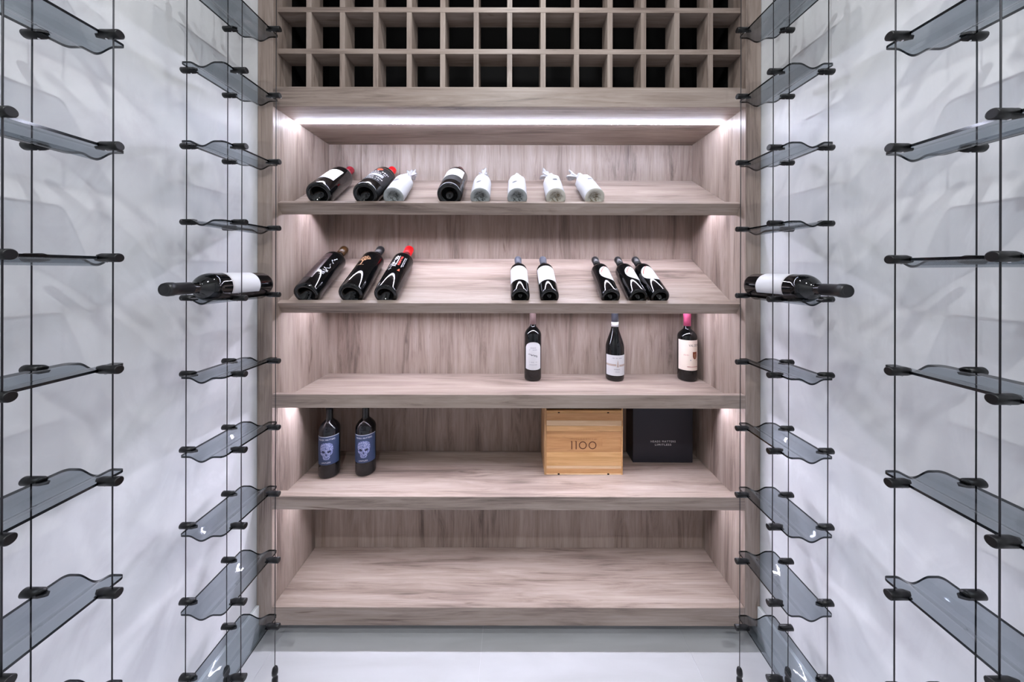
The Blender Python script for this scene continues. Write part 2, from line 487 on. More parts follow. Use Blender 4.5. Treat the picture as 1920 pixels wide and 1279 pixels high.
def clip_mesh():
    """barrel clamp, cable at the origin, +x towards the tray: drum, cap, two jaws, set screw"""
    v, f, mi = [], [], []
    R, seg = 0.0083, 20
    def ring(x, r): 
        b = len(v)
        for i in range(seg):
            a = 2 * PI * i / seg; v.append((x, r * math.cos(a), r * math.sin(a)))
        return b
    prof = [(-0.0130, R * 0.80), (-0.0128, R * 0.9), (-0.0118, R), (0.020, R)]
    bs = [ring(x, r) for x, r in prof]
    for a, b in zip(bs, bs[1:]):
        for i in range(seg):
            k = (i + 1) % seg; f.append((a + i, a + k, b + k, b + i)); mi.append(0)
    f.append(tuple(bs[0] + i for i in range(seg - 1, -1, -1))); mi.append(0)
    f.append(tuple(bs[-1] + i for i in range(seg))); mi.append(0)
    g = 0.0029
    for s, tip in ((1, 0.030), (-1, 0.033)):
        a0 = math.asin(g / R)
        arc = [(R * math.cos(a0 + (PI - 2 * a0) * k / 10), s * R * math.sin(a0 + (PI - 2 * a0) * k / 10)) for k in range(11)]
        b0 = len(v)
        for y, z in arc: v.append((0.0195, y, z))
        b1 = len(v)
        for y, z in arc: v.append((tip - 0.006 * abs(y) / R, y * 0.85, s * g + (z - s * g) * 0.55))
        m = 11
        for k in range(m):
            kk = (k + 1) % m
            q = (b0 + k, b0 + kk, b1 + kk, b1 + k); f.append(q if s > 0 else q[::-1]); mi.append(0)
        q = tuple(b1 + k for k in range(m)); f.append(q if s > 0 else q[::-1]); mi.append(0)
    # small chrome set screw
    b = len(v)
    for zz, r in ((R - .001, .0019), (R + .0009, .0019)):
        for i in range(8):
            a = 2 * PI * i / 8; v.append((0.013 + r * math.cos(a), r * math.sin(a), -zz))
    for i in range(8):
        k = (i + 1) % 8; f.append((b + i, b + 8 + i, b + 8 + k, b + k)); mi.append(1)
    f.append(tuple(b + 8 + i for i in range(7, -1, -1))); mi.append(1)
    me = mesh('clip', v, f, True, [M_clip, M_chrome], mi)
    for p in me.polygons:
        if len(p.vertices) > 4: p.use_smooth = False
    return me

CLIP = clip_mesh()
def tensioner_vf():
    return lathe_vf([(0.0, 0.0), (0.0085, 0.0), (0.0085, 0.080), (0.0078, 0.083), (0.0060, 0.085), (0.0060, 0.092), (0.0085, 0.095), (0.0088, 0.104), (0.0070, 0.114), (0.0030, 0.119), (0.0, 0.120)], 16)
TENS = mesh('cable_tensioner', *tensioner_vf(), True, [M_clip])
def cable_vf(z0, z1):
    return lathe_vf([(0.0, z0), (0.00118, z0), (0.00118, z1), (0.0, z1)], 8)
CABLE = mesh('cable', *cable_vf(0.10, ZT), True, [M_cable])

def tower(s, yn, yf, levels, label):
    """s=-1 left wall, 1 right wall; levels are heights relative to the camera"""
    xm = s * (XR + XWS) / 2; ym = (yn + yf) / 2
    t = empty('cable_wine_rack', (xm, ym, 0), label, 'wine rack')
    hw, hd = (XWS - XR) / 2, (yf - yn) / 2
    for sx in (-1, 1):
        for sy in (-1, 1):
            o = link('cable', CABLE, t); o.location = (sx * hw, sy * hd, 0)
            o = link('cable_tensioner', TENS, t); o.location = (sx * hw, sy * hd, 0)
    pm = plate_mesh(2 * hd + 0.072)
    for z in levels:
        sh = link('acrylic_shelf', pm, t); sh.location = (0, 0, CZ + z)
        for sx in (-1, 1):
            for sy in (-1, 1):
                c = link('clip', CLIP, sh); c.location = (sx * hw, sy * hd, 0)
                c.rotation_euler = (0, 0, 0 if sx < 0 else PI)
    return t
YB = (0.915, 1.046); YFR = (0.4870, 0.6215)
lev_b = [(2.627 - i) * P for i in range(-2, 9)]
lev_f = [(0.105 + m) * P for m in range(-4, 4)]
tower(-1, *YB, lev_b, 'smoked acrylic cable rack by left wall beside the cabinet, holding one bottle')
tower(-1, *YFR, lev_f, 'empty smoked acrylic cable rack on the left wall nearest the camera')
tower(1, *YB, lev_b, 'smoked acrylic cable rack by right wall beside the cabinet, holding one bottle')
tower(1, *YFR, lev_f, 'empty smoked acrylic cable rack on the right wall nearest the camera')

# ------------------------------------------------------------------ bottles
def body_profile(r, H, hs, hn, rn, kind):
    p = [(0, 0.028), (0.16 * r, 0.0275), (0.34 * r, 0.023), (0.52 * r, 0.012), (0.64 * r, 0.0035), (0.72 * r, 0.0006), (0.80 * r, 0.0), (0.90 * r, 0.0012), (0.965 * r, 0.0045), (r, 0.0115), (r, hs * .5), (r, hs)]
    e1, e2 = (2.4, 1.35) if kind == 'bordeaux' else (1.55, 1.75)
    n = 16
    for k in range(1, n + 1):
        t = k / n
        p.append((rn + (r - rn) * (1 - t ** e1) ** e2 if t < 1 else rn, hs + (hn - hs) * t))
    p.append((rn * 0.97, H - 0.03)); p.append((rn * 0.97, H - 0.004)); p.append((0, H - 0.004))
    return p

def bent(pts, R):
    return [(R * math.sin(x / R), -R * math.cos(x / R), z) for x, z in pts]

def patch(name, R, x0, x1, lo, hi, mat, parent, nu=22, label=None):
    """label paper bent round the bottle; lo/hi give the lower and upper edge at x"""
    if not callable(lo): zl = lo; lo = lambda x: zl
    if not callable(hi): zh = hi; hi = lambda x: zh
    v, f = [], []
    for i in range(nu + 1):
        x = x0 + (x1 - x0) * i / nu
        a, b = lo(x), hi(x)
        for k in range(3):
            v.append((x, a + (b - a) * k / 2))
    for i in range(nu):
        for k in range(2):
            a = i * 3 + k; f.append((a, a + 3, a + 4, a + 1))
    return obj(name, bent(v, R), f, mat, parent, True, label)

def flat_shapes(name, polys, mat, parent, R=None, y=None, label=None):
    """list of (x, z) polygons printed on a bottle (R) or on a flat face (y)"""
    v, f = [], []
    for p in polys:
        b = len(v); v += p; f.append(tuple(range(b, b + len(p))))
    if R:                                     # cut long polygons so that they follow the curve
        bm = bmesh.new()
        bv = [bm.verts.new((x, 0, z)) for x, z in v]
        for q in f:
            try: bm.faces.new([bv[i] for i in q])
            except ValueError: pass
        bmesh.ops.triangulate(bm, faces=bm.faces[:])
        for _ in range(3):
            es = [e for e in bm.edges if abs(e.verts[0].co.x - e.verts[1].co.x) > 0.005]
            if not es: break
            bmesh.ops.subdivide_edges(bm, edges=es, cuts=1, use_grid_fill=False)
            bmesh.ops.triangulate(bm, faces=[q for q in bm.faces if len(q.verts) > 3])
        bm.verts.index_update()
        v = [(q.co.x, q.co.z) for q in bm.verts]; f = [tuple(w_.index for w_ in q.verts) for q in bm.faces]
        bm.free()
    vv = bent(v, R) if R else [(x, y, z) for x, z in v]
    return obj(name, vv, f, mat, parent, False, label)

def ribbon(pts, wdt):
    out = []
    for (x0, z0), (x1, z1) in zip(pts, pts[1:]):
        d = math.hypot(x1 - x0, z1 - z0) or 1e-6
        nx, nz = -(z1 - z0) / d * wdt / 2, (x1 - x0) / d * wdt / 2
        out.append([(x0 - nx, z0 - nz), (x1 - nx, z1 - nz), (x1 + nx, z1 + nz), (x0 + nx, z0 + nz)])
    return out

def dashes(x0, x1, z, h, seed, gap=0.35):
    rg = random.Random(seed); out = []; x = x0
    while x < x1:
        wd = h * rg.uniform(0.4, 0.85)
        if rg.random() > 0.12:
            e = min(x + wd, x1); out.append([(x, z), (e, z), (e, z + h * rg.uniform(.75, 1)), (x, z + h)])
        x += wd + h * gap
    return out

_txt = {}
def text_shapes(s, height, spacing=1.0):
    key = (s, spacing)
    if key not in _txt:
        cu = bpy.data.curves.new('t', 'FONT'); cu.body = s; cu.align_x = 'CENTER'; cu.space_character = spacing
        cu.resolution_u = 3
        o = bpy.data.objects.new('t', cu); COL.objects.link(o)
        dg = bpy.context.evaluated_depsgraph_get()
        me = bpy.data.meshes.new_from_object(o.evaluated_get(dg))
        vs = [(q.co.x, q.co.y) for q in me.vertices]; fs = [tuple(p.vertices) for p in me.polygons]
        bpy.data.objects.remove(o); bpy.data.curves.remove(cu); bpy.data.meshes.remove(me)
        _txt[key] = (vs, fs)
    vs, fs = _txt[key]
    top = max(q[1] for q in vs); k = height / top
    return [(x * k, z * k) for x, z in vs], fs

def text(name, s, height, x, z, mat, parent, R=None, y=None, spacing=1.0, rot=0.0, width=None):
    vs, fs = text_shapes(s, height, spacing)
    if width:
        w0 = max(v[0] for v in vs) - min(v[0] for v in vs); vs = [(a * width / w0, b) for a, b in vs]
    c, sn = math.cos(rot), math.sin(rot)
    vs = [(x + a * c - b * sn, z + a * sn + b * c) for a, b in vs]
    vv = bent(vs, R) if R else [(a, y, b) for a, b in vs]
    return obj(name, vv, fs, mat, parent)

def frame(axis, labdir):
    """rotation whose local z is the bottle axis and whose local -y looks along labdir"""
    zax = Vector(axis).normalized(); l = Vector(labdir); l = (l - zax * l.dot(zax)).normalized()
    yax = -l; xax = yax.cross(zax)
    return Matrix((xax, yax, zax)).transposed()

def bottle(loc, rot, r, H, label, cap, glass=None, kind='bordeaux', hs=None, hn=None, rn=None, cap_h=0.06, group=None, wax=False, name='wine_bottle'):
    t = empty(name, loc, label, 'bottle', group)
    t.rotation_euler = rot.to_euler() if rot is not None else (0, 0, 0)
    k = H / 0.305
    hs = hs or 0.188 * k; hn = hn or 0.236 * k; rn = rn or 0.0145 * (r / 0.038) ** 0.7
    lathe('glass_body', body_profile(r, H, hs, hn, rn, kind), glass or M_glass, t, 48)
    if cap:
        rc = rn + (0.003 if wax else 0.0007); rl = rn + (0.0045 if wax else 0.0021)
        prof = [(rn * .97, H - cap_h), (rc, H - cap_h), (rc, H - 0.021), (rl, H - 0.018), (rl, H - 0.006), (rl - 0.0015, H - 0.001), (rl - 0.004, H), (0.0, H)]
        if wax:
            prof = [(rn, H - cap_h), (rc, H - cap_h + .002), (rc + .001, H - cap_h * .5), (rc + .0018, H - 0.012), (rc + .0008, H - 0.004), (rc - .004, H), (0, H)]
        lathe('capsule', prof, cap, t, 32)
    return t

# ---- slanted rows: S gives (y, z) from slope coordinates
def on_slant(S, pxb, pxn, L, r):
    by, bz = S(0.0215, -0.027 + r + 0.0004)
    ny, nz = S(0.0215 + L, -0.027 + r)
    xb, xn = PX(pxb, by), PX(pxn, ny)
    ax = Vector((xn - xb, ny - by, nz - bz)).normalized()
    nrm = Vector((0, -SA, CA))
    # keep the base rim behind the lip when the bottle is turned
    yaw = math.asin(abs(ax.x)); push = r * math.sin(yaw)
    loc = Vector((xb, by, bz)) + Vector((0, CA, SA)) * push
    return loc, ax, nrm

def slant_bottle(S, pxb, pxn, L, r, label, cap, twist=0.0, **kw):
    loc, ax, nrm = on_slant(S, pxb, pxn, L, r)
    side = nrm.cross(ax).normalized()      # +: turns the label to the left
    d = nrm * math.cos(twist) - side * math.sin(twist)
    return bottle(loc, frame(ax, d), r, L, label, cap, **kw)

# row 1 (upper slanted shelf)
G1, G2 = 'bottles lying on the upper slanted shelf', 'bottles lying on the lower slanted shelf'
r = 0.048
b = slant_bottle(S1, 596, 657, 0.372, r, 'dark magnum with white picture label and wine red capsule on upper slanted shelf', M_winered, -0.12, group=G1, hs=0.235, hn=0.285, rn=0.0165)
lb = patch('label', r + .0004, -0.046, 0.046, 0.075, 0.195, M_label, b, 26)
patch('label_picture', r + .0007, -0.034, 0.034, 0.105, 0.172, M_cream, lb, 20)
flat_shapes('label_print', dashes(-.028, .028, .152, .006, 3) + dashes(-.022, .022, .090, .004, 4) + ribbon([(-.026, .115), (-.012, .122), (.004, .118), (.02, .128), (.028, .117)], .004), M_stripe, lb, r + .0010)

b = slant_bottle(S1, 684, 736, 0.372, r, 'dark magnum with black silver-lettered label and bright red capsule, beside white wrapped bottle', M_red, 0.15, group=G1, hs=0.235, hn=0.285, rn=0.0165)
lb = patch('label', r + .0004, -0.058, 0.058, 0.060, 0.228, M_black_label, b, 28)
flat_shapes('label_print', dashes(-.045, .045, .165, .010, 5) + dashes(-.038, .038, .147, .007, 6) + dashes(-.046, .046, .092, .008, 8) + dashes(-.03, .03, .074, .005, 9), M_white_ink, lb, r + .0009)
patch('label_panel', r + .0008, -.030, .034, 0.112, 0.138, M_silver_ink, lb, 14)
flat_shapes('label_emblem', [[(0.013 * math.cos(a) - .002, .196 + .011 * math.sin(a)) for a in [2 * PI * k / 9 for k in range(9)]]], M_orange_ink, lb, r + .0009)
patch('label_border', r + .0008, -.054, .054, .2205, .2225, M_gold, lb, 24)

def wrapped(S, pxb, pxn, label, basemat, bend, seed, top=True, twist=0.1, stamp=(0.0, 0.12)):
    L, r = 0.245, 0.0385
    loc, ax, nrm = on_slant(S, pxb, pxn, 0.30, r + .0012)
    t = empty('wrapped_bottle', loc, label, 'bottle', G1)
    t.rotation_euler = frame(ax, nrm).to_euler()
    rg = random.Random(seed)
    ph = [rg.uniform(0, 6.28) for _ in range(6)]
    def disp(rr, z, a, j):
        q = noise.noise(Vector((math.cos(a) * 2.2 + seed, math.sin(a) * 2.2, z * 22)))
        fold = 0.5 + 0.5 * math.sin(7 * a + ph[0] + z * 60) * math.sin(3 * a + ph[1])
        k = 0.0011 + (0.0026 if z > 0.19 else 0.0)
        return rr + q * k - fold * k * 0.8, z
    prof = [(0.99 * r, 0.002), (r, 0.008), (r, 0.03), (r, 0.07), (r, 0.11), (r, 0.15), (r, 0.180), (r * .97, 0.196), (r * .88, 0.212), (r * .72, 0.226), (r * .56, 0.238), (r * .47, 0.250), (r * .43, 0.268), (r * .43, 0.290), (r * .40, 0.300), (0, 0.302)]
    lathe('tissue_wrap', prof, M_tissue, t, 48, None, disp)
    # gathered paper over the punt
    def bd(rr, z, a, j):
        g = math.sin(9 * a + ph[2]) * 0.5 + math.sin(5 * a + ph[3]) * .5
        return rr, z + g * 0.0022 * (1 if rr < .8 * r else 0)
    lathe('wrap_base', [(r * .985, 0.0025), (r * .93, 0.0006), (r * .80, 0.0), (r * .62, 0.004), (r * .42, 0.013), (r * .2, 0.019), (0, 0.021)], basemat, t, 36, None, bd)
    if top:
        def td(rr, z, a, j):
            k = min(1, max(0, (z - 0.296) / 0.03))
            w = 1 + k * (0.26 * math.sin(3 * a + ph[4]) + 0.20 * math.sin(8 * a + ph[5]))
            return rr * w, z + k * 0.009 * math.sin(3 * a + ph[1])
        tw = lathe('tissue_twist', [(0.0155, 0.285), (0.0105, 0.296), (0.0085, 0.303), (0.012, 0.312), (0.018, 0.324), (0.021, 0.334), (0.016, 0.330), (0.007, 0.318), (0, 0.314)], M_tissue, t, 40, None, td)
        if bend:                                   # twisted end folded over
            tw.data.transform(Matrix.Translation((0, 0, .285)) @ Matrix.Rotation(bend, 4, 'Y') @ Matrix.Translation((0, 0, -.285)))
    x0, z0 = stamp
    lf = [(x0 + .010 * math.cos(a) - .004 * math.sin(a), z0 + .0045 * math.sin(a) + .006 * math.cos(a)) for a in [2 * PI * k / 12 for k in range(12)]]
    flat_shapes('stamp', [lf], M_seal, t, r + .0016)
    return t
wrapped(S1, 737, 766, 'white tissue wrapped bottle with grey oval stamp, leaning beside the red capped magnum', M_tissue_grey, 0.25, 1, stamp=(-.006, .105))

b = slant_bottle(S1, 842, 862, 0.372, r, 'dark magnum with white label above a dark band, mid upper slanted shelf', M_maroon, -0.1, group=G1, hs=0.235, hn=0.285, rn=0.0165)
lb = patch('label', r + .0004, -0.050, 0.050, 0.118, 0.215, M_label, b, 26)
patch('label_band', r + .0004, -0.050, 0.050, 0.055, 0.117, M_black_label, lb, 26)
flat_shapes('label_print', dashes(.008, .040, .19, .006, 13) + dashes(.010, .038, .178, .006, 14) + dashes(.012, .036, .166, .005, 15), M_ink_grey, lb, r + .0009)
wrapped(S1, 900, 906, 'white tissue wrapped bottle with an upright twisted paper top and dark grey base', M_tissue_grey, 0.0, 2, stamp=(-.008, .085))
wrapped(S1, 969.5, 968.5, 'white tissue wrapped bottle with dark grey base and no paper twist showing', M_tissue_grey, 0.0, 3, top=False, stamp=(-.010, .085))
wrapped(S1, 1042, 1031, 'white tissue wrapped bottle with pale tan base, left of the last wrapped one', M_tissue_tan, -0.5, 4, stamp=(.004, .120))
wrapped(S1, 1115, 1086, 'white tissue wrapped bottle at the right end of its row, paper twist bent sideways', M_tissue_tan, -1.15, 5, stamp=(.004, .125))

# row 2 (lower slanted shelf)
r = 0.0475
b = slant_bottle(S2, 573, 646, 0.378, r, 'dark magnum signed in white handwriting, amber capsule, nearest the left side panel', M_amber, 0.0, group=G2, hs=0.255, hn=0.300, rn=0.017)
lb = patch('label', r + .0004, -0.068, 0.012, 0.055, 0.245, M_brown_label, b, 22)
flat_shapes('label_print', ribbon([(-.06, .17), (-.045, .178), (-.035, .170), (-.022, .18), (-.01, .172)], .0022) + ribbon([(-.066, .2), (-.03, .206), (.010, .206)], .0016), M_stripe, lb, r + .0008)
sig = []
def scrib(p0, p1, n, amp, seed):
    rg = random.Random(seed); pts = []
    for k in range(n):
        u = k / (n - 1); pts.append((p0[0] + (p1[0] - p0[0]) * u + amp * rg.uniform(-1, 1), p0[1] + (p1[1] - p0[1]) * u + amp * rg.uniform(-.6, .6)))
    return ribbon(pts, .0014)
sig += scrib((.030, .085), (.034, .130), 14, .011, 21) + scrib((.034, .125), (.030, .165), 8, .012, 22) + scrib((.034, .182), (.036, .225), 14, .008, 23)
flat_shapes('signature', sig, M_white_ink, b, r + .0006, label='white handwritten signature')

b = slant_bottle(S2, 657, 714, 0.378, r, 'dark magnum with gold tree emblem, between the signed and red waxed bottles', M_darkfoil, 0.0, group=G2, hs=0.255, hn=0.300, rn=0.017)
rg = random.Random(5); pol = []
for k in range(170):
    a = rg.uniform(0, 2 * PI); q = math.sqrt(rg.random())
    x, z = -.006 + .025 * q * math.cos(a), .205 + .020 * q * math.sin(a)
    s = rg.uniform(.0011, .0022); a0 = rg.uniform(0, 1.5)
    pol.append([(x + s * math.cos(a0 + i * PI / 2) * (1.3 if i % 2 else 1), z + s * math.sin(a0 + i * PI / 2)) for i in range(4)])
pol += [[(-.009, .150), (-.003, .150), (-.0045, .19), (-.0075, .19)]] + ribbon([(-.02, .150), (.008, .150)], .002) + ribbon([(-.006, .178), (-.018, .2)], .0022) + ribbon([(-.006, .178), (.008, .2)], .0022)
flat_shapes('tree_emblem', pol, M_gold, b, r + .0006, label='gold printed tree')

r = 0.0450
b = slant_bottle(S2, 722.5, 768, 0.385, r, 'dark bottle with bright red wax top and white and red vertical lettering', M_red, 0.0, group=G2, hs=0.255, hn=0.300, rn=0.0165, wax=True, cap_h=0.058)
text('lettering', 'KELLER', 0.020, .006, .190, M_white_ink, b, r + .0006, rot=PI / 2, width=.085)
flat_shapes('lettering_script', scrib((-.026, .135), (-.016, .185), 16, .006, 31) + scrib((-.012, .120), (-.006, .240), 14, .003, 32) + dashes(-.02, -.006, .127, .004, 3), M_white_ink, b, r + .0006)
text('red_lettering', 'RESERVE RED', 0.0085, .0185, .195, M_red_ink, b, r + .0006, rot=PI / 2, width=.072)
flat_shapes('small_lettering', [[(.027 + z * 0, a[0][0]) if False else (.0265 + (p[1] - .0), p[0]) for p in a] for a in dashes(.150, .225, 0, .0028, 33)] + [[(.0325 + p[1], p[0]) for p in a] for a in dashes(.160, .230, 0, .0026, 34)], M_white_ink, b, r + .0006)
flat_shapes('triangle_mark', [[(.019, .118), (.030, .118), (.026, .136)]], M_orange_ink, b, r + .0006)

r = 0.0372
def pair(pxb, pxn, label):
    b = slant_bottle(S2, pxb, pxn, 0.305, r, label, M_greyfoil, 0.0, group=G2)
    lb = patch('label', r + .0004, -.047, .047, .072, .180, M_label, b, 24)
    flat_shapes('label_print', dashes(-.022, .022, .150, .0035, 41) + dashes(-.015, .015, .118, .003, 42), plain('faint_grey_ink', (216, 216, 216), .6), lb, r + .0008)
pair(975.8, 971, "slate capped bottle with broad white label, left of the pair mid lower slanted shelf")
pair(1030.8, 1017.4, "slate capped bottle with broad white label, right of the pair mid lower slanted shelf")
def oval(pxb, pxn, tw, label):
    b = slant_bottle(S2, pxb, pxn, 0.305, r, label, M_darkfoil, tw, group=G2)
    zc, hh, wd = .128, .050, .040
    e = lambda x: hh * math.sqrt(max(0, 1 - (x / wd) ** 2))
    lb = patch('label', r + .0004, -wd, wd, lambda x: zc - e(x), lambda x: zc + e(x), M_label, b, 30)
    pts = [(-.033 + .028 * u, .130 + .047 * u + .006 * math.sin(u * PI)) for u in [k / 8 for k in range(9)]]
    flat_shapes('red_line', ribbon(pts, .0030), M_red_ink, lb, r + .0008)
    flat_shapes('label_print', [[(.004 + .003 * math.cos(a), .158 + .003 * math.sin(a)) for a in [2 * PI * k / 8 for k in range(8)]]] + dashes(-.014, .018, .122, .003, 52), M_ink_grey, lb, r + .0008)
oval(1145.6, 1115, .50, 'black capped bottle with round red-lined label, left of the group of three')
oval(1197.5, 1157.5, .50, 'black capped bottle with round red-lined label, middle of the group of three')
oval(1238.2, 1190, .12, 'black capped bottle with round red-lined label facing up, right of the group of three')

# ---- upright bottles on the flat shelves
def upright(px, D, zs, r, H, label, cap, yaw=0.0, **kw):
    return bottle((PX(px, D), D, CZ + zs + 0.0005), Matrix.Rotation(yaw, 3, 'Z'), r, H, label, cap, **kw)
G3 = 'bottles standing on the upper flat shelf'
b = upright(999.4, 1.527, -0.502, 0.0390, 0.328, 'dark upright bottle with arched white label and rose grey capsule', M_pinkgrey, group=G3, hs=0.200, hn=0.247, rn=0.0135, cap_h=0.074, glass=M_glass)
rr = .0390
ar = lambda x: .148 + .030 * math.sqrt(max(0, 1 - (x / .0395) ** 2))
al = lambda x: .0585 - .006 * math.sqrt(max(0, 1 - (x / .0395) ** 2))
lb = patch('label', rr + .0004, -.0388, .0388, al, ar, M_label, b, 26)
flat_shapes('label_print', scrib((-.022, .122), (.022, .112), 26, .006, 61) + dashes(-.013, .013, .150, .004, 62) + dashes(-.018, .018, .141, .004, 63), M_ink_grey, lb, rr + .0008)
flat_shapes('label_small_print', dashes(-.018, .018, .086, .0035, 64) + dashes(-.018, .018, .075, .003, 65), M_ink_grey, lb, rr + .0008)
flat_shapes('label_script', scrib((-.020, .124), (.020, .113), 22, .005, 66), M_ink, lb, rr + .0009)

rr = 0.0416
b = upright(1153.1, 1.530, -0.502, rr, 0.322, 'sloping shouldered dark bottle with white neck band, standing between two straight bottles', M_greyfoil, group=G3, kind='burgundy', hs=0.150, hn=0.250, rn=0.0152, cap_h=0.058)
lathe('neck_band', [(0.0150, .243), (0.0164, .243), (0.0164, .265), (0.0150, .265)], M_label, b, 32)
lathe('cap_ring', [(0.0155, .3045), (0.0178, .3045), (0.0178, .3085), (0.0155, .3085)], M_silver, b, 32)
lb = patch('label', rr + .0004, -.058, .058, .027, .119, M_label, b, 28)
patch('label_stripe', rr + .0007, -.058, -.006, .0705, .0795, M_stripe, lb, 14)
patch('label_stripe', rr + .0007, .008, .058, .0685, .0775, M_stripe, lb, 14)
flat_shapes('label_tower', [[(-.004, .066), (.006, .066), (.004, .080), (.0015, .094), (.001, .100), (.0, .094), (-.002, .080)]], M_stripe, lb, rr + .0010)
flat_shapes('label_print', dashes(-.023, .023, .104, .0042, 71) + dashes(-.016, .018, .053, .0050, 72) + dashes(-.010, .010, .043, .0035, 73), M_ink_grey, lb, rr + .0008)

rr = 0.0412
b = upright(1288.6, 1.527, -0.502, rr, 0.306, 'dark bottle with cream shield label and pink capsule, standing near the right side panel', M_pink, yaw=0.0, group=G3, hs=0.196, hn=0.236, rn=0.0150, cap_h=0.058)
lb = patch('label', rr + .0004, -.062, .062, .052, .188, M_cream, b, 30)
text('label_title', 'VAL DE MAU', .0105, .020, .160, M_ink, lb, rr + .0008, width=.066)
sh = [(-.011, .020), (.011, .020), (.011, .0), (.008, -.009), (0, -.014), (-.008, -.009), (-.011, .0)]
flat_shapes('label_shield', [[(.015 + x, .116 + z) for x, z in sh]], M_brown_ink, lb, rr + .0008)
flat_shapes('shield_figure', [[(.011, .124), (.015, .130), (.018, .126), (.016, .118), (.020, .112), (.016, .106), (.013, .110), (.014, .117)]], M_gold, lb, rr + .0011)
flat_shapes('label_print', dashes(-.034, -.012, .118, .0070, 81), plain('rose_ink', (214, 178, 168), .6), lb, rr + .0008)
flat_shapes('label_small_print', dashes(-.020, .038, .0665, .0045, 82), plain('red_brown_ink', (176, 100, 92), .6), lb, rr + .0008)
flat_shapes('label_vintage', dashes(-.007, .0, .096, .006, 83) + dashes(.026, .03, .096, .006, 84), M_ink_grey, lb, rr + .0008)

def skull_bottle(px, D, label):
    rr = 0.0418
    b = upright(px, D, -0.8776, rr, 0.335, label, M_darkfoil, yaw=math.radians(12), glass=M_glass_matt, group='blue labelled bottles on the lower flat shelf', hs=0.190, hn=0.238, rn=0.0140, cap_h=0.055)
    lb = patch('label', rr + .0004, -.055, .055, .060, .178, M_navy, b, 28)
    patch('label_edge', rr + .0006, -.055, .055, .1755, .1785, M_silver_ink, lb, 28)
    text('label_title', 'HEADS MATTERS', .0062, 0, .162, M_white_ink, lb, rr + .0009, spacing=1.25, width=.068)
    text('label_subtitle', 'LIMITLESS', .0052, -.002, .067, M_white_ink, lb, rr + .0009, spacing=1.2, width=.036)
    half = [(0, .153), (.012, .152), (.021, .146), (.026, .136), (.0265, .124), (.024, .115), (.0245, .107), (.020, .102), (.0145, .099), (.014, .090), (.010, .083), (0, .081)]
    strips = []
    for (x0, z0), (x1, z1) in zip(half, half[1:]):
        for k in range(12):
            strips.append([(-x0 + 2 * x0 * k / 12, z0), (-x1 + 2 * x1 * k / 12, z1), (-x1 + 2 * x1 * (k + 1) / 12, z1), (-x0 + 2 * x0 * (k + 1) / 12, z0)])
    strips = [[p for i, p in enumerate(q) if p not in q[:i]] for q in strips]
    strips = [q for q in strips if len(q) > 2]
    sk = flat_shapes('skull_emblem', strips, M_skull, lb, rr + .0010, label='pale jewelled skull print')
    eyes = []
    for s in (-1, 1):
        eyes.append([(s * (.0115 + .0072 * math.cos(a)), .1155 + .0052 * math.sin(a) + .0016 * math.cos(a)) for a in [s * 2 * PI * k / 12 for k in range(12)]])
    eyes.append([(-.003, .100), (.003, .100), (.0015, .107), (-.0015, .107)])
    for x in (-.006, -.002, .002, .006): eyes.append([(x - .0003, .085), (x + .0003, .085), (x + .0003, .093), (x - .0003, .093)])
    flat_shapes('skull_sockets', eyes, M_navy_dark, lb, rr + .0018)
skull_bottle(618.7, 1.424, 'dark bottle with blue skull label, left of its pair on the lower flat shelf')
skull_bottle(686.6, 1.440, 'dark bottle with blue skull label, right of its pair on the lower flat shelf')

# ---- wooden crate and black box
D = 1.419
x0, x1 = PX(1021.6, D), PX(1168.4, D); zb = CZ - 0.8776 + 0.0005; dpt = 0.176
zt = zb + 0.290
cr = empty('wooden_wine_crate', ((x0 + x1) / 2, D + dpt / 2, zb), 'light wooden wine crate branded 1100, standing on the lower flat shelf', 'crate')
def crp(o):
    o.parent = cr; o.matrix_parent_inverse = Matrix.Translation((-(x0 + x1) / 2, -(D + dpt / 2), -zb)); return o
def zy(py): return PZ(py, D)
crp(box('side_board', x0, x0 + .0088, D, D + dpt, zb, zt - .004, wood('crate_side_left', 'z', (150, 112, 72), (190, 150, 106), (216, 180, 138), .5), bevel=.0006))
crp(box('side_board', x1 - .004, x1, D, D + dpt, zb, zt - .004, M_crate_honey, bevel=.0006))
crp(box('back_board', x0 + .009, x1 - .0045, D + dpt - .009, D + dpt, zb, zt - .004, M_crate_tan))
crp(box('base_board', x0 + .009, x1 - .0045, D + .0008, D + dpt - .010, zb, zy(888.7), M_crate_pale))
crp(box('lid_rail', x0 + .009, x1 - .0045, D + .0008, D + .014, zy(774.4), zy(769.8), M_crate_honey))
crp(box('lid', x0 - .001, x1 + .001, D + .012, D + dpt, zt - .004, zt + .004, M_crate_tan, bevel=.0006))
bounds = [775.0, 789.0, 798.9, 809.3, 848.2, 874.0, 879.4, 888.5]
mats = [M_crate_tan, M_crate_pale, M_crate_honey, M_crate_tan, M_crate_honey, M_crate_pale, M_crate_tan]
for k in range(7):
    dy = .0026 + .0004 * (k % 2)
    o = crp(box('plank', x0 + .0092, x1 - .0042, D + dy, D + .012, zy(bounds[k + 1]) + .0002, zy(bounds[k]) - .0002, mats[k], bevel=.0004))
yp = D + .0024
def cx_(p): return x0 + (p - 105) / 9.135 * D / F
def cy_(p): return zy(760 + p / 9.135)
for nm, (a, c) in {'slot_plug': (350, 125), 'slot_plug.001': (1195, 125), 'slot_plug.002': (350, 1180), 'slot_plug.003': (1200, 1180)}.items():
    crp(box('slot_plug', cx_(a) - .0042, cx_(a) + .0042, D - .0004, D + .006, cy_(c) - .0022, cy_(c) + .0022, M_black_shade_plug, bevel=.0004))
